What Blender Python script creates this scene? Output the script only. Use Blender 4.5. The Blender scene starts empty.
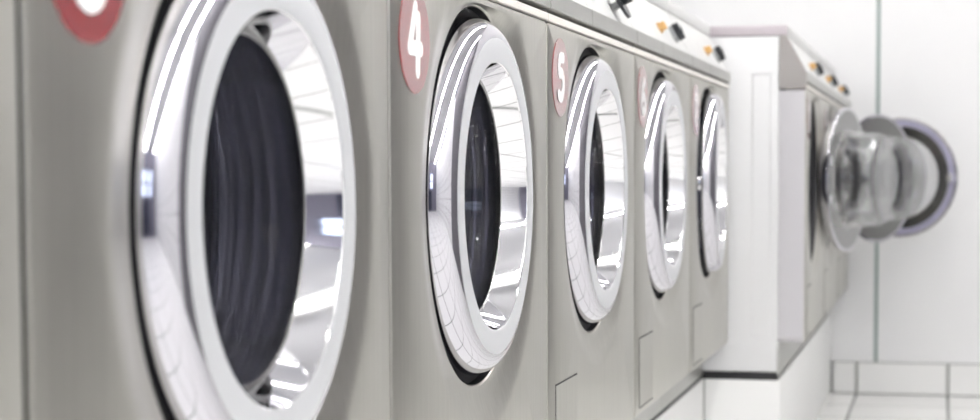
import bpy, bmesh, math, random
from mathutils import Matrix, Vector
random.seed(7)
PI = math.pi
scene = bpy.context.scene
COL = scene.collection

# ------------------------------------------------------------------ measures
CAM_Z = 0.759
W = 0.66                      # width of one washer
ROW_Y = 0.2156                # left edge of washer 2
X1 = -0.4725                  # front of the first row
X2 = -0.2987                  # front of the second, further row
Y2 = 4.196                    # where the second row starts
BASE = CAM_Z - 0.4863         # top of the plinths
Y_END = 6.213
Y_NEAR = -3.2
X_LEFT, X_RIGHT = -1.16, 1.75
CEIL = 2.75
KICK = -0.0584                # kick plate set back behind the front panel
UC, ZC = 0.352, 0.4584        # door centre in the washer's frame (u along row, z up)

# ------------------------------------------------------------------ materials
def new_mat(name):
    m = bpy.data.materials.new(name); m.use_nodes = True
    nt = m.node_tree
    return m, nt, nt.nodes['Principled BSDF']

def simple(name, col, rough=0.4, metal=0.0, coat=0.0, noise=0.0, emis=None, strength=0):
    m, nt, b = new_mat(name)
    b.inputs['Base Color'].default_value = (*col, 1)
    b.inputs['Roughness'].default_value = rough
    b.inputs['Metallic'].default_value = metal
    if coat:
        b.inputs['Coat Weight'].default_value = coat
        b.inputs['Coat Roughness'].default_value = 0.12
    if noise:
        tc = nt.nodes.new('ShaderNodeTexCoord')
        n = nt.nodes.new('ShaderNodeTexNoise'); n.inputs['Scale'].default_value = 6
        n.inputs['Detail'].default_value = 6
        r = nt.nodes.new('ShaderNodeMapRange')
        r.inputs['To Min'].default_value = 1 - noise; r.inputs['To Max'].default_value = 1 + noise
        mx = nt.nodes.new('ShaderNodeMix'); mx.data_type = 'RGBA'; mx.blend_type = 'MULTIPLY'
        mx.inputs[0].default_value = 1
        mx.inputs[6].default_value = (*col, 1)
        nt.links.new(tc.outputs['Object'], n.inputs['Vector'])
        nt.links.new(n.outputs['Fac'], r.inputs['Value'])
        nt.links.new(r.outputs['Result'], mx.inputs[7])
        nt.links.new(mx.outputs[2], b.inputs['Base Color'])
    if emis:
        b.inputs['Emission Color'].default_value = (*emis, 1)
        b.inputs['Emission Strength'].default_value = strength
    return m

def brushed(name, col, rough, streak=0.10, bump=0.0):
    """stainless sheet with a fine vertical grain"""
    m, nt, b = new_mat(name)
    b.inputs['Metallic'].default_value = 1
    tc = nt.nodes.new('ShaderNodeTexCoord')
    mp = nt.nodes.new('ShaderNodeMapping'); mp.inputs['Scale'].default_value = (90, 90, 1.6)
    n = nt.nodes.new('ShaderNodeTexNoise'); n.inputs['Scale'].default_value = 2.2; n.inputs['Detail'].default_value = 4
    n2 = nt.nodes.new('ShaderNodeTexNoise'); n2.inputs['Scale'].default_value = 5; n2.inputs['Detail'].default_value = 5
    add = nt.nodes.new('ShaderNodeMath'); add.operation = 'ADD'
    r = nt.nodes.new('ShaderNodeMapRange')
    r.inputs['From Min'].default_value = 0.6; r.inputs['From Max'].default_value = 1.4
    r.inputs['To Min'].default_value = 1 - streak; r.inputs['To Max'].default_value = 1 + streak
    mx = nt.nodes.new('ShaderNodeMix'); mx.data_type = 'RGBA'; mx.blend_type = 'MULTIPLY'
    mx.inputs[0].default_value = 1; mx.inputs[6].default_value = (*col, 1)
    rr = nt.nodes.new('ShaderNodeMapRange')
    rr.inputs['To Min'].default_value = rough - 0.05; rr.inputs['To Max'].default_value = rough + 0.05
    L = nt.links.new
    L(tc.outputs['Object'], mp.inputs['Vector']); L(mp.outputs['Vector'], n.inputs['Vector'])
    L(tc.outputs['Object'], n2.inputs['Vector'])
    L(n.outputs['Fac'], add.inputs[0]); L(n2.outputs['Fac'], add.inputs[1])
    L(add.outputs[0], r.inputs['Value']); L(r.outputs['Result'], mx.inputs[7])
    L(mx.outputs[2], b.inputs['Base Color'])
    L(n2.outputs['Fac'], rr.inputs['Value']); L(rr.outputs['Result'], b.inputs['Roughness'])
    return m

def tiled(name, col, grout, size, off, width, rough=0.25, axes=(0, 1)):
    """tile field with grout lines: axes are the two object axes that carry lines"""
    m, nt, b = new_mat(name)
    b.inputs['Roughness'].default_value = rough
    tc = nt.nodes.new('ShaderNodeTexCoord')
    sp = nt.nodes.new('ShaderNodeSeparateXYZ')
    nt.links.new(tc.outputs['Object'], sp.inputs[0])
    masks = []
    for k, a in enumerate(axes):
        s = size[k]
        if s is None: continue
        m1 = nt.nodes.new('ShaderNodeMath'); m1.operation = 'SUBTRACT'; m1.inputs[1].default_value = off[k] - s * 100
        nt.links.new(sp.outputs[a], m1.inputs[0])
        m2 = nt.nodes.new('ShaderNodeMath'); m2.operation = 'DIVIDE'; m2.inputs[1].default_value = s
        nt.links.new(m1.outputs[0], m2.inputs[0])
        m3 = nt.nodes.new('ShaderNodeMath'); m3.operation = 'FRACT'; nt.links.new(m2.outputs[0], m3.inputs[0])
        m4 = nt.nodes.new('ShaderNodeMath'); m4.operation = 'SUBTRACT'; m4.inputs[1].default_value = 0.5
        nt.links.new(m3.outputs[0], m4.inputs[0])
        m5 = nt.nodes.new('ShaderNodeMath'); m5.operation = 'ABSOLUTE'; nt.links.new(m4.outputs[0], m5.inputs[0])
        m6 = nt.nodes.new('ShaderNodeMath'); m6.operation = 'GREATER_THAN'; m6.inputs[1].default_value = 0.5 - width / s / 2
        nt.links.new(m5.outputs[0], m6.inputs[0]); masks.append(m6)
    out = masks[0].outputs[0]
    for mm in masks[1:]:
        mxx = nt.nodes.new('ShaderNodeMath'); mxx.operation = 'MAXIMUM'
        nt.links.new(out, mxx.inputs[0]); nt.links.new(mm.outputs[0], mxx.inputs[1]); out = mxx.outputs[0]
    mx = nt.nodes.new('ShaderNodeMix'); mx.data_type = 'RGBA'
    nz = nt.nodes.new('ShaderNodeTexNoise'); nz.inputs['Scale'].default_value = 3
    nt.links.new(tc.outputs['Object'], nz.inputs['Vector'])
    mr = nt.nodes.new('ShaderNodeMix'); mr.data_type = 'RGBA'
    mr.inputs[6].default_value = (*[c * 0.96 for c in col], 1); mr.inputs[7].default_value = (*[min(1, c * 1.03) for c in col], 1)
    nt.links.new(nz.outputs['Fac'], mr.inputs[0])
    nt.links.new(mr.outputs[2], mx.inputs[6]); mx.inputs[7].default_value = (*grout, 1)
    nt.links.new(out, mx.inputs[0]); nt.links.new(mx.outputs[2], b.inputs['Base Color'])
    return m

M = {}
M['steel'] = brushed('brushed stainless steel', (0.53, 0.52, 0.475), 0.34)
M['steel_side'] = simple('pale lavender steel', (0.60, 0.585, 0.61), 0.45, 0.1)
M['band'] = brushed('console band steel', (0.52, 0.52, 0.50), 0.42, 0.03)
M['cheek'] = simple('warm grey cheek', (0.36, 0.34, 0.33), 0.5, 0.0, noise=0.03)
M['lid'] = simple('lavender grey lid ends', (0.52, 0.47, 0.50), 0.5, noise=0.02)
M['strip'] = simple('pale trim strip', (0.92, 0.88, 0.83), 0.35, 0.1)
M['white'] = simple('white enamel', (0.80, 0.80, 0.81), 0.35, noise=0.02)
M['fascia'] = simple('white console fascia', (0.66, 0.66, 0.655), 0.4)
M['chrome'] = simple('polished chrome', (0.78, 0.775, 0.80), 0.05, 1.0)
M['rimchrome'] = simple('grey chrome', (0.60, 0.59, 0.635), 0.06, 1.0)
M['satin'] = simple('satin aluminium', (0.72, 0.73, 0.755), 0.38, 0.5, noise=0.015)
M['rubber'] = simple('black rubber', (0.012, 0.012, 0.016), 0.45)
M['gasket'] = simple('dark ribbed rubber', (0.012, 0.012, 0.015), 0.6)
M['folds'] = simple('bluish grey ribs', (0.30, 0.30, 0.38), 0.2, 0.8)
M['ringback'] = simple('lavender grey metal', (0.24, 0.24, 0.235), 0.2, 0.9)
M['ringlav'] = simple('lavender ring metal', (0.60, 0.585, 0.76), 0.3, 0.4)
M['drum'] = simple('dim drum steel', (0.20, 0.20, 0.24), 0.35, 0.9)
M['black'] = simple('black plastic', (0.012, 0.014, 0.018), 0.35)
M['grey'] = simple('grey plastic', (0.36, 0.37, 0.37), 0.4)
M['amber'] = simple('amber plastic', (0.66, 0.40, 0.15), 0.35)
M['red'] = simple('red enamel disc', (0.20, 0.010, 0.013), 0.25, 0.0, coat=1.0)
M['red'].node_tree.nodes['Principled BSDF'].inputs['Coat IOR'].default_value = 1.62
M['numeral'] = simple('white numeral', (0.92, 0.92, 0.92), 0.4)
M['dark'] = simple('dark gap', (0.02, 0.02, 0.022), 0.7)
M['plinth'] = simple('white painted plinth', (0.90, 0.90, 0.89), 0.5, noise=0.02)
M['wall'] = simple('white wall panel', (0.90, 0.90, 0.905), 0.45, noise=0.02)
M['joint'] = simple('grey green joint', (0.24, 0.32, 0.30), 0.5)
M['ceil'] = simple('pale ceiling', (0.42, 0.42, 0.43), 0.6, noise=0.02)
M['floor'] = tiled('white floor tiles', (0.90, 0.90, 0.885), (0.15, 0.16, 0.15), (0.30, 0.30), (-0.269, Y_END), 0.009)
M['basetile'] = tiled('white skirting tiles', (0.93, 0.93, 0.92), (0.22, 0.23, 0.21), (0.30,), (-0.269,), 0.009, axes=(0,))
M['grout'] = simple('grey grout', (0.30, 0.31, 0.29), 0.7)
M['walltile'] = tiled('dark grey wall tiles', (0.17, 0.165, 0.18), (0.09, 0.09, 0.10), (0.6, 0.6), (0.1, 0.3), 0.006, axes=(1, 2))
M['smalltile'] = tiled('small white wall tiles', (0.80, 0.80, 0.80), (0.10, 0.10, 0.10), (0.2, 0.2), (0.1, 0.1), 0.008, axes=(1, 2))
M['nearwall'] = simple('lavender grey wall', (0.16, 0.155, 0.20), 0.5)
M['door'] = simple('dark blue panel and frames', (0.02, 0.024, 0.05), 0.4)
M['housing'] = simple('light housing', (0.8, 0.8, 0.8), 0.5)
M['tube'] = simple('lit tube', (1, 1, 1), 0.5, emis=(1.0, 0.985, 0.96), strength=68)
M['daylight'] = simple('bright window pane', (0.5, 0.6, 0.8), 0.3, emis=(0.72, 0.80, 1.0), strength=2.2)

def glass_mat():
    """thin clear moulded glass: refracting body mixed with straight see-through and a trace of milkiness"""
    m, nt, b = new_mat('clear glass')
    b.inputs['Base Color'].default_value = (0.97, 0.98, 0.98, 1)
    b.inputs['Transmission Weight'].default_value = 0.99
    b.inputs['Roughness'].default_value = 0.02
    b.inputs['IOR'].default_value = 1.40
    tr = nt.nodes.new('ShaderNodeBsdfTransparent'); mx = nt.nodes.new('ShaderNodeMixShader')
    mx.inputs[0].default_value = 0.48
    nt.links.new(b.outputs[0], mx.inputs[1]); nt.links.new(tr.outputs[0], mx.inputs[2])
    nt.links.new(mx.outputs[0], nt.nodes['Material Output'].inputs['Surface'])
    return m
M['glass'] = glass_mat()

# ------------------------------------------------------------------ mesh helpers
def finish(bm, name, mat, smooth=True, angle=30):
    bmesh.ops.remove_doubles(bm, verts=bm.verts, dist=1e-6)
    bmesh.ops.recalc_face_normals(bm, faces=bm.faces)
    me = bpy.data.meshes.new(name); bm.to_mesh(me); bm.free()
    if isinstance(mat, (list, tuple)):
        for q in mat: me.materials.append(q)
    else:
        me.materials.append(mat)
    if smooth:
        me.polygons.foreach_set('use_smooth', [True] * len(me.polygons))
        me.set_sharp_from_angle(angle=math.radians(angle))
    return me

def put(name, me, parent=None, loc=(0, 0, 0), rot=(0, 0, 0)):
    o = bpy.data.objects.new(name, me); COL.objects.link(o)
    o.parent = parent; o.location = loc; o.rotation_euler = rot
    return o

def box(bm, x0, x1, y0, y1, z0, z1, bev=0.0, seg=2):
    t = bmesh.new()
    bmesh.ops.create_cube(t, size=1)
    for v in t.verts:
        v.co = Vector(((x0 + x1) / 2 + v.co.x * (x1 - x0), (y0 + y1) / 2 + v.co.y * (y1 - y0), (z0 + z1) / 2 + v.co.z * (z1 - z0)))
    if bev:
        bmesh.ops.bevel(t, geom=list(t.edges), offset=bev, segments=seg, affect='EDGES', profile=0.5)
    merge(bm, t)

def merge(bm, t, mi=None):
    vm = {}
    for v in t.verts: vm[v] = bm.verts.new(v.co)
    for f in t.faces:
        try:
            nf = bm.faces.new([vm[v] for v in f.verts])
            nf.material_index = f.material_index if mi is None else mi
        except ValueError: pass
    t.free()

def lathe(bm, prof, n=96, cy=0.0, cz=0.0, closed=False, mat_idx=0):
    """revolve (r, h) about the local X axis: h is outward"""
    rings = []
    for r, h in prof:
        if r < 1e-6:
            rings.append([bm.verts.new((h, cy, cz))])
        else:
            rings.append([bm.verts.new((h, cy + r * math.cos(2 * PI * k / n), cz + r * math.sin(2 * PI * k / n))) for k in range(n)])
    pairs = list(zip(rings, rings[1:]))
    if closed: pairs.append((rings[-1], rings[0]))
    for a, b in pairs:
        for k in range(n):
            k2 = (k + 1) % n
            if len(a) == 1 and len(b) == 1: continue
            if len(a) == 1: f = bm.faces.new((a[0], b[k], b[k2]))
            elif len(b) == 1: f = bm.faces.new((a[k], b[0], a[k2]))
            else: f = bm.faces.new((a[k], b[k], b[k2], a[k2]))
            f.material_index = mat_idx

def cyl_between(bm, a, b, r, n=16, r2=None):
    a, b = Vector(a), Vector(b); d = b - a
    t = bmesh.new()
    bmesh.ops.create_cone(t, cap_ends=True, segments=n, radius1=r, radius2=r if r2 is None else r2, depth=d.length)
    mtx = Matrix.Translation((a + b) / 2) @ d.to_track_quat('Z', 'Y').to_matrix().to_4x4()
    bmesh.ops.transform(t, matrix=mtx, verts=t.verts)
    merge(bm, t)

def tag(o, label=None, cat=None, group=None, kind=None):
    if label: o['label'] = label
    if cat: o['category'] = cat
    if group: o['group'] = group
    if kind: o['kind'] = kind
    return o

# ------------------------------------------------------------------ washer meshes (local: x outward, y along the row, z up)
Z_PB, Z_PT = 0.0875, 0.6692          # front panel bottom / top
Z_ST = 0.6800                        # top of the pale strip
Z_BB, Z_BT = 0.6855, 0.7080          # console band
Z_LB, Z_LT = 0.7915, 0.8165          # lid
LEAN = -0.046

def panel_mesh():
    bm = bmesh.new()
    g, rc = 0.0036, 0.016
    y0, y1, z0, z1 = g, W - g, Z_PB, Z_PT
    # dense rounded outline
    pts = []
    for (cy, cz, a0) in ((y1 - rc, z1 - rc * .25, 0), (y0 + rc, z1 - rc * .25, 90), (y0 + rc, z0 + rc, 180), (y1 - rc, z0 + rc, 270)):
        top = a0 in (0, 90)
        for k in range(9):
            a = math.radians(a0 + k * 90 / 8)
            pts.append((cy + rc * math.cos(a), cz + (rc * .25 if top else rc) * math.sin(a)))
    # subdivide long sides
    out = []
    for i, p in enumerate(pts):
        q = pts[(i + 1) % len(pts)]
        L = math.hypot(q[0] - p[0], q[1] - p[1])
        n = max(1, int(L / 0.012))
        for k in range(n): out.append((p[0] + (q[0] - p[0]) * k / n, p[1] + (q[1] - p[1]) * k / n))
    N = len(out)
    angs = [math.atan2(z - ZC, y - UC) for y, z in out]
    def ring_out(shrink, h):
        vs = []
        for y, z in out:
            # inset towards the centre by a fixed amount on each axis
            yy = min(max(y, y0 + shrink), y1 - shrink); zz = min(max(z, z0 + shrink), z1 - shrink)
            vs.append(bm.verts.new((h, yy, zz)))
        return vs
    rings = [ring_out(0, -0.0622), ring_out(0, -0.0030), ring_out(0.0009, -0.0009), ring_out(0.003, 0.0)]
    def circ(r, h): return [bm.verts.new((h, UC + r * math.cos(a), ZC + r * math.sin(a))) for a in angs]
    # shallow dished surround: R 0.268 down to the door opening (kept inside the sheet)
    R0 = 0.2075 * 1.0
    prof = []
    ro, ri, dep = DISH
    for k in range(13):
        s = k / 12
        e = s * s * (3 - 2 * s)
        prof.append((ro + (ri - ro) * s, -dep * e))
    prof += [(ri - 0.0015, -dep - 0.0015), (ri - 0.002, -dep - 0.006), (ri - 0.002, -0.040)]
    for r, h in prof:
        vs = []
        for (y, z), a in zip(out, angs):
            # the dish gets narrower where the sheet's edge comes close
            lim = min(ro, math.hypot(y - UC, z - ZC) - 0.007)
            q = ri + (r - ri) * (lim - ri) / (ro - ri) if r > ri else r
            vs.append(bm.verts.new((h, UC + q * math.cos(a), ZC + q * math.sin(a))))
        rings.append(vs)
    for i, (a, b) in enumerate(zip(rings, rings[1:])):
        for k in range(N):
            k2 = (k + 1) % N
            try: bm.faces.new((a[k], a[k2], b[k2], b[k])).material_index = 1 if i == 0 else 0
            except ValueError: pass
    return finish(bm, 'front panel', [M['steel'], M['steel_side']], True, 25)

DISH = (0.258, 0.2045, 0.0100)

def body_mesh():
    bm = bmesh.new()
    x0, x1, y0, y1, z0, z1 = -0.62, KICK - 0.004, 0.0015, W - 0.0015, 0.018, Z_LB - 0.001
    t = 0.012
    box(bm, x0, x1, y0, y0 + t, z0, z1, 0.003)
    box(bm, x0, x1, y1 - t, y1, z0, z1, 0.003)
    box(bm, x0, x0 + t, y0 + t, y1 - t, z0, z1)
    box(bm, x0 + t, x1, y0 + t, y1 - t, z0, z0 + t)
    # faint pressed frame on the side sheets
    for yy, s in ((y0, -1), (y1, 1)):
        for (a0, a1, b0, b1) in ((-0.125, -0.078, 0.70, 0.706), (-0.125, -0.078, 0.10, 0.106), (-0.125, -0.119, 0.10, 0.706), (-0.084, -0.078, 0.10, 0.706)):
            box(bm, a0, a1, yy - 0.00003, yy + 0.00003, b0, b1)
    return finish(bm, 'body', M['white'], True, 30)

def kick_mesh():
    bm = bmesh.new()
    box(bm, KICK - 0.02, KICK, 0.002, W - 0.002, 0.010, Z_PB + 0.002, 0.002)
    return finish(bm, 'kick plate', M['band'])

def rail_mesh():
    bm = bmesh.new()
    box(bm, -0.60, KICK - 0.004, 0.0, W, 0.0, 0.0175)  # dark rubber rail, also stands for the shadow gap under the washer
    return finish(bm, 'base rail', M['dark'], False)

def strip_mesh():
    bm = bmesh.new()
    box(bm, -0.050, 0.002, 0.0014, W - 0.0014, Z_PT + 0.0016, Z_ST, 0.0012)
    return finish(bm, 'trim strip', M['strip'])

def console_mesh():
    """grey console housing: band at the front, sloping cheeks at both ends"""
    bm = bmesh.new()
    def prism(profile, y0, y1, mi):
        t = bmesh.new()
        a = [t.verts.new((x, y0, z)) for x, z in profile]; b = [t.verts.new((x, y1, z)) for x, z in profile]
        n = len(profile)
        t.faces.new(a); t.faces.new(b[::-1])
        for k in range(n): t.faces.new((a[k], b[k], b[(k + 1) % n], a[(k + 1) % n]))
        merge(bm, t, mi)
    # dark gap behind strip, the bands (two lengths with a pale seam) and the cheeks
    prism([(-0.10, Z_ST + 0.0002), (-0.012, Z_ST + 0.0002), (-0.012, Z_BB + 0.001), (-0.10, Z_BB + 0.001)], 0.004, W - 0.004, 2)
    for (a, b) in ((0.0020, 0.2755), (0.2785, W - 0.0020)):
        prism([(-0.10, Z_BB), (0.004, Z_BB), (0.005, Z_BB + 0.001), (0.0042, Z_BT - 0.001), (0.003, Z_BT), (-0.10, Z_BT)], a, b, 0)
    prism([(-0.10, Z_BB + 0.0005), (0.0035, Z_BB + 0.0005), (0.0025, Z_BT - 0.0003), (-0.10, Z_BT - 0.0003)], 0.2755, 0.2785, 3)
    ch = [(KICK - 0.003, Z_PT + 0.001), (-0.001, Z_PT + 0.001), (-0.001, Z_BT), (LEAN + 0.001, Z_LB), (KICK - 0.003, Z_LB)]
    prism(ch, 0.0001, 0.0013, 1); prism(ch, W - 0.0013, W - 0.0001, 1)
    return finish(bm, 'console', [M['band'], M['cheek'], M['dark'], M['strip']], False)

FN = Vector((Z_LB - Z_BT, 0, -LEAN)).normalized()      # fascia outward normal
def fascia_mesh():
    bm = bmesh.new()
    for (a, b) in ((0.0030, 0.2760), (0.2775, W - 0.0030)):
        p = [(-0.0005, Z_BT + 0.0004), (LEAN + 0.0012, Z_LB - 0.0006), (LEAN - 0.010, Z_LB - 0.0006), (-0.02, Z_BT + 0.0004)]
        A = [bm.verts.new((x, a, z)) for x, z in p]; B = [bm.verts.new((x, b, z)) for x, z in p]
        bm.faces.new(A); bm.faces.new(B[::-1])
        for k in range(4): bm.faces.new((A[k], B[k], B[(k + 1) % 4], A[(k + 1) % 4]))
    return finish(bm, 'fascia', M['fascia'], False)

def lid_mesh():
    bm = bmesh.new()
    box(bm, -0.62, LEAN + 0.003, 0.001, W - 0.001, Z_LB, Z_LT, 0.003)
    bm.faces.ensure_lookup_table()
    bm.normal_update()
    for f in bm.faces: f.material_index = 1 if abs(f.normal.y) > 0.5 else 0  # end faces lavender grey, all others white
    return finish(bm, 'lid', [M['fascia'], M['lid']])

def hatch_mesh():
    bm = bmesh.new()
    y0, y1, z0, z1 = 0.046, 0.186, 0.0970, 0.2150
    box(bm, 0.0001, 0.0010, y0 + 0.0012, y1 - 0.0012, z0 + 0.003, z1 - 0.003, 0.0004, 1)
    return finish(bm, 'service hatch', M['steel'])
def slot_mesh():
    bm = bmesh.new()
    y0, y1, z0, z1 = 0.046, 0.186, 0.0970, 0.2150
    for (a, b, c, d) in ((y0, y1, z1 - 0.0045, z1 - 0.0008), (y0, y1, z0 + 0.0008, z0 + 0.0040)):
        box(bm, 0.0001, 0.0005, a, b, c, d)
    for (a, b) in ((y0, y0 + 0.0013), (y1 - 0.0016, y1)):
        box(bm, 0.0001, 0.0004, a, b, z0 + 0.003, z1 - 0.003)
    return finish(bm, 'hatch gap', M['dark'], False)

def fascia_point(u, s):
    """point on the fascia: u along the row, s 0..1 up the slope"""
    return Vector((LEAN * s, u, Z_BT + (Z_LB - Z_BT) * s))

def button_mesh():
    bm = bmesh.new(); o = Vector((0, 0, 0))
    cyl_between(bm, o, FN * 0.004, 0.0105, 20)
    t = bmesh.new()
    box(t, -0.008, 0.008, -0.0075, 0.0075, 0, 0.014, 0.0025)
    rot = FN.to_track_quat('Z', 'Y').to_matrix().to_4x4()
    bmesh.ops.transform(t, matrix=rot, verts=t.verts)
    merge(bm, t)
    return finish(bm, 'button', None and 0 or M['amber'])
def skirt_mesh(r=0.0175, h=0.008):
    bm = bmesh.new(); cyl_between(bm, (0, 0, 0), FN * h, r, 28, r * 0.94)
    return finish(bm, 'knob', M['grey'])
def grip_mesh():
    bm = bmesh.new(); cyl_between(bm, FN * 0.0078, FN * 0.019, 0.0180, 28, 0.0165)
    t = bmesh.new(); box(t, -0.017, 0.017, -0.004, 0.004, 0.0185, 0.021, 0.0015)
    rot = FN.to_track_quat('Z', 'Y').to_matrix().to_4x4() @ Matrix.Rotation(math.radians(20), 4, 'Z')
    bmesh.ops.transform(t, matrix=rot, verts=t.verts); merge(bm, t)
    return finish(bm, 'grip', M['black'])
def lever_grip_mesh():
    """thin black disc on a slim shaft with a cap beyond it"""
    bm = bmesh.new()
    cyl_between(bm, FN * 0.013, FN * 0.0180, 0.0260, 28)
    cyl_between(bm, FN * 0.0175, FN * 0.032, 0.0055, 20, 0.007)
    return finish(bm, 'grip', M['black'])

def seal_mesh():
    bm = bmesh.new()
    prof = [(0.2018, -0.0112), (0.2012, -0.020), (0.1880, -0.024), (0.1700, -0.025), (0.1640, -0.030)]
    for k in range(5):                        # bellows folds
        h = -0.036 - 0.014 * k
        prof += [(0.1590, h), (0.1570, h - 0.002), (0.1590, h - 0.004), (0.1640, h - 0.0075), (0.1640, h - 0.0105)]
    prof += [(0.160, -0.106), (0.165, -0.110)]
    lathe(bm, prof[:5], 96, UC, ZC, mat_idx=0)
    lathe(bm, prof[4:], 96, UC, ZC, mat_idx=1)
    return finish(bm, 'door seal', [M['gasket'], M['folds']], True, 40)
def drum_mesh():
    bm = bmesh.new()
    prof = [(0.165, -0.111), (0.21, -0.115), (0.235, -0.13)]
    h = -0.13
    for k in range(10):
        prof += [(0.235, h - 0.010), (0.230, h - 0.016), (0.235, h - 0.022)]; h -= 0.026
    prof += [(0.235, -0.42), (0.05, -0.43), (0, -0.43)]
    lathe(bm, prof, 72, UC, ZC)
    return finish(bm, 'drum', M['drum'], True, 40)

# door meshes live in a frame whose origin is the hinge axis (u = UC + HR)
HR = 0.192
def ring_mesh():
    bm = bmesh.new()
    prof = [(0.1432, 0.0122), (0.1442, 0.0129), (0.1470, 0.0131), (0.1640, 0.0130), (0.1690, 0.0127)]
    lathe(bm, prof, 128, -HR, 0)
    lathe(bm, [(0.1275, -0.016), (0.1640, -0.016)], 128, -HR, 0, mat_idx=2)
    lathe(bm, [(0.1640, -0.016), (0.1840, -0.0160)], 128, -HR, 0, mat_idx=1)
    return finish(bm, 'door', [M['satin'], M['ringback'], M['ringback']], True, 40)
def rim_mesh():
    bm = bmesh.new()
    P = [(0.1690, 0.0127), (0.1815, 0.0122), (0.1885, 0.0050), (0.1922, -0.0135)]
    prof = []
    for k in range(25):
        t = k / 24; c = ((1 - t) ** 3, 3 * t * (1 - t) ** 2, 3 * t * t * (1 - t), t ** 3)
        prof.append(tuple(sum(c[i] * P[i][j] for i in range(4)) for j in range(2)))
    prof += [(0.1915, -0.0152), (0.1840, -0.0160)]
    lathe(bm, prof, 192, -HR, 0)
    return finish(bm, 'rim', M['rimchrome'], True, 60)
def collar_mesh():
    bm = bmesh.new()
    lathe(bm, [(0.1432, 0.0122), (0.1424, 0.0112), (0.1422, 0.0104)], 160, -HR, 0)
    lathe(bm, [(0.1422, 0.0104), (0.1325, -0.0160)], 160, -HR, 0)
    lathe(bm, [(0.1325, -0.0160), (0.1270, -0.0165)], 160, -HR, 0)
    return finish(bm, 'collar', M['chrome'], True, 14)
def bowl_mesh():
    bm = bmesh.new()
    outer = [(0.1312, -0.0165), (0.1300, -0.024)]
    outer += [(0.1290, -0.040), (0.1276, -0.043), (0.1268, -0.060), (0.1252, -0.063), (0.1240, -0.082)]
    outer += [(0.1222, -0.098), (0.118, -0.109), (0.108, -0.115), (0.095, -0.119), (0.06, -0.122), (0.0, -0.123)]
    inner = [(max(r - 0.0045, 0), h + (0.0045 if r < 0.112 else 0.0)) for r, h in outer[:-1]] + [(0.0, -0.1185)]
    prof = outer + inner[::-1]
    lathe(bm, prof[:], 96, -HR, 0)
    # close the lip
    lathe(bm, [inner[0], outer[0]], 96, -HR, 0)
    return finish(bm, 'glass bowl', M['glass'], True, 50)
def hinge_mesh():
    bm = bmesh.new()
    cyl_between(bm, (-0.020, 0.0, -0.016), (-0.020, 0.0, 0.016), 0.0045, 14)
    box(bm, -0.022, -0.0158, -0.028, 0.002, -0.012, 0.012, 0.001)
    return finish(bm, 'hinge', M['chrome'])
def latch_mesh():
    bm = bmesh.new()
    box(bm, -0.032, -0.0158, -2 * HR + 0.012, -2 * HR + 0.034, -0.014, 0.014, 0.003)
    cyl_between(bm, (-0.040, -2 * HR + 0.022, 0), (-0.030, -2 * HR + 0.022, 0), 0.005, 14)
    return finish(bm, 'latch', M['chrome'])

# badge
BU, BZ, BR = 0.0770, 0.6055, 0.0500
def badge_mesh():
    bm = bmesh.new()
    lathe(bm, [(BR, 0.0002), (BR, 0.0008), (BR - 0.0006, 0.0012), (0, 0.0012)], 64, BU, BZ)
    return finish(bm, 'number badge', M['red'], True, 30)

STROKES = {
    '2': [[(-.24, .26), (-.16, .40), (0, .46), (.18, .40), (.24, .24), (.16, .04), (-.24, -.44), (.26, -.44)]],
    '3': [[(-.22, .36), (-.06, .46), (.12, .44), (.22, .30), (.18, .12), (.0, .04), (.2, -.06), (.26, -.24), (.16, -.40), (-.02, -.46), (-.2, -.38), (-.26, -.28)]],
    '4': [[(.02, .50), (-.26, -.14), (.28, -.14)], [(.16, .34), (.12, -.50)]],
    '5': [[(.22, .44), (-.14, .44), (-.18, .06), (.02, .12), (.2, .02), (.24, -.18), (.14, -.38), (-.04, -.46), (-.22, -.38)]],
    '6': [[(.18, .44), (-.04, .30), (-.2, .02), (-.22, -.22), (-.12, -.40), (.04, -.46), (.2, -.36), (.24, -.18), (.14, -.02), (-.02, .04), (-.18, -.06)]],
    '7': [[(-.24, .44), (.26, .44), (.02, -.46)]],
    '8': [[(0, .04), (-.18, .14), (-.2, .32), (-.08, .44), (.08, .44), (.2, .32), (.18, .14), (0, .04), (-.2, -.08), (-.24, -.26), (-.12, -.42), (0, -.46), (.12, -.42), (.24, -.26), (.2, -.08), (0, .04)]],
    '9': [[(.2, .08), (.02, -.04), (-.16, .04), (-.22, .22), (-.14, .40), (.02, .46), (.18, .36), (.22, .16), (.16, -.16), (-.08, -.46)]],
    '1': [[(-.14, .30), (.06, .46), (.06, -.46)]],
    '0': [[(0, .46), (-.18, .34), (-.24, .0), (-.18, -.34), (0, -.46), (.18, -.34), (.24, 0), (.18, .34), (0, .46)]],
}
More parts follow.
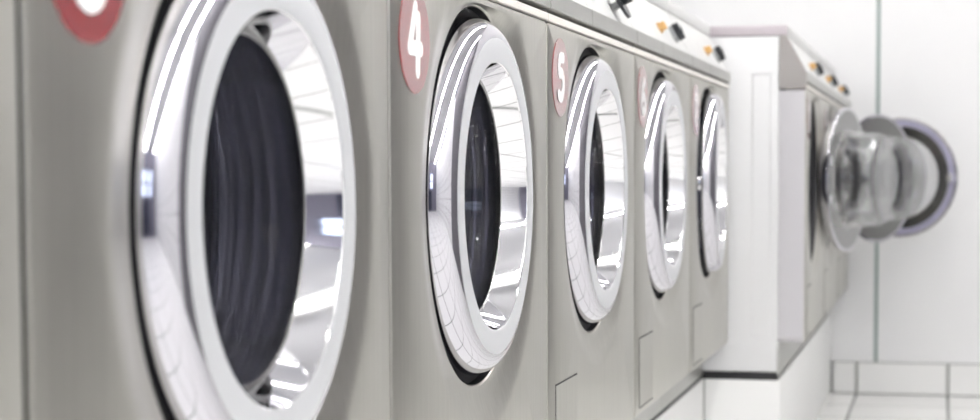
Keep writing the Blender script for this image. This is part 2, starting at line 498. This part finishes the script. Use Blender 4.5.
def numeral_mesh(s):
    bm = bmesh.new()
    H = 0.058; wid = 0.0072
    def P(x, y, k): return BU + (x * H * 1.15 + (k - (len(s) - 1) / 2) * 0.034), BZ + y * H
    x0 = 0.00125; lay = [0]
    def flat(pts):
        x = x0 + 0.00001 * lay[0]; lay[0] += 1
        bm.faces.new([bm.verts.new((x, y, z)) for y, z in pts])
    for k, ch in enumerate(s):
        for st in STROKES[ch]:
            # round the polyline a little
            pts = [P(x, y, k) for x, y in st]
            if ch not in '147':
                for _ in range(2):
                    q = [pts[0]]
                    for a, b in zip(pts, pts[1:]):
                        q += [(a[0] * .75 + b[0] * .25, a[1] * .75 + b[1] * .25), (a[0] * .25 + b[0] * .75, a[1] * .25 + b[1] * .75)]
                    pts = q + [pts[-1]]
            for a, b in zip(pts, pts[1:]):
                dy, dz = b[0] - a[0], b[1] - a[1]; L = math.hypot(dy, dz)
                if L < 1e-7: continue
                ny, nz = -dz / L * wid, dy / L * wid
                flat([(a[0] + ny, a[1] + nz), (a[0] - ny, a[1] - nz), (b[0] - ny, b[1] - nz), (b[0] + ny, b[1] + nz)])
            for a in pts:
                flat([(a[0] + wid * math.cos(t * PI / 8), a[1] + wid * math.sin(t * PI / 8)) for t in range(16)])
    me = finish(bm, 'numeral', M['numeral'], False)
    return me

ME = dict(body=body_mesh(), panel=panel_mesh(), kick=kick_mesh(), rail=rail_mesh(), strip=strip_mesh(), console=console_mesh(),
          fascia=fascia_mesh(), lid=lid_mesh(), hatch=hatch_mesh(), slot=slot_mesh(), button=button_mesh(), skirt=skirt_mesh(),
          grip=grip_mesh(), lever=lever_grip_mesh(), shaft=skirt_mesh(0.0065, 0.0135), seal=seal_mesh(), drum=drum_mesh(),
          ring=ring_mesh(), rim=rim_mesh(), collar=collar_mesh(), bowl=bowl_mesh(), hinge=hinge_mesh(), latch=latch_mesh(), badge=badge_mesh())
ME['panel_near'] = ME['panel'].copy(); ME['panel_near'].materials[1] = M['dark']  # near row: panel sides coloured dark to stand for shade in the seams
ME['ring_lav'] = ME['ring'].copy(); ME['ring_lav'].materials[1] = M['ringlav']
ME['dark_button'] = ME['button'].copy(); ME['dark_button'].materials[0] = M['black']

G1 = 'washers in the near row along the left'
G2 = 'washers in the far row with open doors'
BADGE_DZ = {'3': 0.0037, '4': 0.002, '5': -0.001}

def washer(number, x, y, label, group, open_deg=0.0, odd=False):
    r = bpy.data.objects.new('washing_machine', None); COL.objects.link(r)
    r.location = (x, y, BASE); r.empty_display_size = 0.1
    tag(r, label, 'washing machine', group)
    put('body', ME['body'], r)
    put('front_panel', ME['panel_near' if group == G1 else 'panel'], r)
    h = put('service_hatch', ME['hatch'], r); put('hatch_gap', ME['slot'], h)
    put('kick_plate', ME['kick'], r); put('base_rail', ME['rail'], r)
    put('trim_strip', ME['strip'], r); put('console', ME['console'], r)
    put('fascia', ME['fascia'], r); put('lid', ME['lid'], r)
    b = put('number_badge', ME['badge'], r, (0, 0, BADGE_DZ.get(number, 0.0)))
    put('numeral', numeral_mesh(number), b)
    bt = put('button', ME['dark_button' if odd else 'button'], r, fascia_point(0.365, 0.36))
    tag(bt, 'black push button' if odd else 'amber push button')
    k = put('knob', ME['shaft' if odd else 'skirt'], r, fascia_point(0.53, 0.28 if odd else 0.36))
    put('grip', ME['lever' if odd else 'grip'], k)
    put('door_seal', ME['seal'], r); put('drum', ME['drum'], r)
    d = put('door', ME['ring_lav' if number == '10' else 'ring'], r, (0, UC + HR, ZC), (0, 0, math.radians(open_deg)))
    put('rim', ME['rim'], d); put('collar', ME['collar'], d)
    put('glass_bowl', ME['bowl'], d); put('hinge', ME['hinge'], d, (0, 0, 0.05)); put('hinge', ME['hinge'], d, (0, 0, -0.05)); put('latch', ME['latch'], d)
    return r

washer('2', X1, ROW_Y, 'steel washing machine at the far left edge, only a sliver of its front in view', G1)
washer('3', X1, ROW_Y + W, 'large blurred steel washing machine numbered 3, nearest full door', G1)
washer('4', X1, ROW_Y + 2 * W, 'sharp steel washing machine with red badge numbered 4', G1)
washer('5', X1, ROW_Y + 3 * W, 'steel washing machine with pink-red badge numbered 5 and a black lever knob', G1, odd=True)
washer('6', X1, ROW_Y + 4 * W, 'steel washing machine numbered 6, between numbers 5 and 7', G1)
washer('7', X1, ROW_Y + 5 * W, 'steel washing machine numbered 7, door barely ajar, last before the white side panel', G1, 2.6)
washer('8', X2, Y2, 'washing machine showing its tall white side panel, door folded right back', G2, 167)
washer('9', X2, Y2 + W, 'middle washing machine of the far row, door folded back behind the nearest glass bowl', G2, 147)
washer('10', X2, Y2 + 2 * W, 'washing machine against the end wall, its door standing square to the row', G2, 68)

# ------------------------------------------------------------------ the setting
def slab(name, mat, x0, x1, y0, y1, z0, z1, bev=0.0, kind='structure', parent=None):
    bm = bmesh.new(); box(bm, x0, x1, y0, y1, z0, z1, bev)
    o = put(name, finish(bm, name, mat, bool(bev)), parent)
    if kind: o['kind'] = kind
    return o

slab('floor', M['floor'], X_LEFT - .1, X_RIGHT + .1, Y_NEAR - .1, Y_END + .1, -0.1, 0)
slab('ceiling', M['ceil'], X_LEFT - .1, X_RIGHT + .1, Y_NEAR - .1, Y_END + .1, CEIL, CEIL + 0.1)
slab('wall_left', M['wall'], X_LEFT - .1, X_LEFT, Y_NEAR, Y_END, 0, CEIL)
slab('wall_right', M['smalltile'], X_RIGHT, X_RIGHT + .1, Y_NEAR, 1.9, 0, CEIL)
slab('wall_opposite', M['walltile'], X_RIGHT, X_RIGHT + .1, 1.9, Y_END, 0, CEIL)  # unseen stretch, toned dark to dim reflections in the near steel and badges
# end wall in two wide sheets with a joint strip between them
bm = bmesh.new()
TILE_H = 0.1104
box(bm, X_LEFT - .1, -0.2118, Y_END, Y_END + .1, TILE_H, CEIL)
box(bm, -0.2002, X_RIGHT + .1, Y_END, Y_END + .1, TILE_H, CEIL)
box(bm, X_LEFT - .1, X_RIGHT + .1, Y_END + 0.02, Y_END + .1, 0, TILE_H)
put('wall_far', finish(bm, 'wall far', M['wall'], False))['kind'] = 'structure'
slab('trim_1', M['joint'], -0.2118, -0.2002, Y_END + 0.003, Y_END + 0.05, TILE_H, CEIL)
slab('baseboard_far', M['basetile'], -0.345, X_RIGHT, Y_END - 0.001, Y_END + 0.02, 0.004, TILE_H - 0.004)
slab('trim_2', M['grout'], -0.345, X_RIGHT, Y_END + 0.001, Y_END + 0.02, TILE_H - 0.006, TILE_H + 0.002)
slab('trim_3', M['grout'], -0.345, X_RIGHT, Y_END - 0.0005, Y_END + 0.02, 0.0, 0.005)
# near wall with bright windows above an added dark panel, seen only in the chrome
NW = [(-0.95, -0.30), (-0.12, 0.42), (0.60, 1.10)]
bm = bmesh.new()
edges = [X_LEFT - .1] + [e for p in NW for e in p] + [X_RIGHT + .1]
for k in range(0, len(edges), 2): box(bm, edges[k], edges[k + 1], Y_NEAR - .1, Y_NEAR, 1.2, 2.1)
box(bm, X_LEFT - .1, X_RIGHT + .1, Y_NEAR - .1, Y_NEAR, 2.1, CEIL)
box(bm, X_LEFT - .1, X_RIGHT + .1, Y_NEAR - .1, Y_NEAR, 0, 1.2)
put('wall_near', finish(bm, 'wall near', M['nearwall'], False))['kind'] = 'structure'
for k, (a, b) in enumerate(NW):
    w = slab('window_%d' % (k + 1), M['daylight'], a, b, Y_NEAR - .06, Y_NEAR - .05, 1.2, 2.1)
    bm = bmesh.new()
    for xx in (a, b - 0.04): box(bm, xx, xx + 0.04, Y_NEAR - .05, Y_NEAR + .01, 1.2, 2.1, 0.004)
    for zz in (1.2, 1.62, 2.06): box(bm, a, b, Y_NEAR - .048, Y_NEAR + .008, zz, zz + 0.04, 0.004)
    put('window_frame', finish(bm, 'window frame', M['door']), w)
slab('added_dark_panel', M['door'], -0.60, 0.85, Y_NEAR, Y_NEAR + 0.03, 0.10, 1.14, 0.004)  # added panel, stands in for the camera operator's dark reflection in the collars

slab('trim_4', M['plinth'], X_LEFT, -0.5309, ROW_Y - 0.6, Y2 - 0.0005, 0, BASE, 0.0015)
slab('trim_5', M['plinth'], X_LEFT, -0.3550, Y2, Y_END, 0, BASE, 0.0015)

slab('trim_7', M['grout'], -0.5370, -0.5285, Y2 - 0.006, Y2 - 0.001, 0, BASE)

# ------------------------------------------------------------------ ceiling lights
def light_meshes():
    bm = bmesh.new()
    box(bm, -0.06, 0.06, -0.63, 0.63, -0.045, 0, 0.006)
    for s in (-1, 1): box(bm, -0.03, 0.03, s * 0.61 - 0.012, s * 0.61 + 0.012, -0.085, -0.04, 0.004)
    hs = finish(bm, 'housing', M['housing'])
    bm = bmesh.new(); cyl_between(bm, (0, -0.60, -0.067), (0, 0.60, -0.067), 0.017, 12)
    return hs, finish(bm, 'tube', M['tube'])
HS, TB = light_meshes()
names = {0: 'over the washer row', 1: 'over the middle of the aisle'}
for i, x in enumerate((0.10, 1.30)):
    for j in range(7):
        y = -2.5 + 1.28 * j
        r = put('ceiling_light', HS, None, (x, y, CEIL))
        where = ['nearest the window', 'second from the window', 'third from the window', 'fourth from the window', 'fifth from the window', 'second from the end wall', 'nearest the end wall'][j]
        tag(r, f'white fluorescent ceiling light {names[i]}, {where}', 'ceiling light', 'fluorescent lights on the ceiling')
        put('tube', TB, r)

# ------------------------------------------------------------------ world, camera
wd = bpy.data.worlds.new('World'); scene.world = wd; wd.use_nodes = True
wd.node_tree.nodes['Background'].inputs['Color'].default_value = (0.8, 0.85, 1, 1)
wd.node_tree.nodes['Background'].inputs['Strength'].default_value = 0.6

F_PX = 1809.96; PPY = 280.88
cu = Vector((0.24116705, -0.05999601, 0.96862734)); cd = Vector((0.00412834, 0.99814166, 0.06079624)); cr = Vector((0.97047484, 0.01066323, -0.24096656))
ax = Vector((cr[0], cu[0], -cd[0])); ay = -Vector((cr[1], cu[1], -cd[1])); az = -Vector((cr[2], cu[2], -cd[2]))
cam = bpy.data.cameras.new('camera'); co = bpy.data.objects.new('camera', cam); COL.objects.link(co)
co.matrix_world = Matrix(((ax[0], ay[0], az[0], 0), (ax[1], ay[1], az[1], 0), (ax[2], ay[2], az[2], CAM_Z), (0, 0, 0, 1)))
cam.sensor_fit = 'HORIZONTAL'; cam.sensor_width = 36
cam.lens = F_PX / 980 * 36
cam.shift_y = (PPY - 210) / 980
cam.clip_start = 0.02
cam.dof.use_dof = True; cam.dof.focus_distance = 2.05; cam.dof.aperture_fstop = 6.8
scene.camera = co
scene.view_settings.view_transform = 'Standard'
scene.view_settings.exposure = 0.0
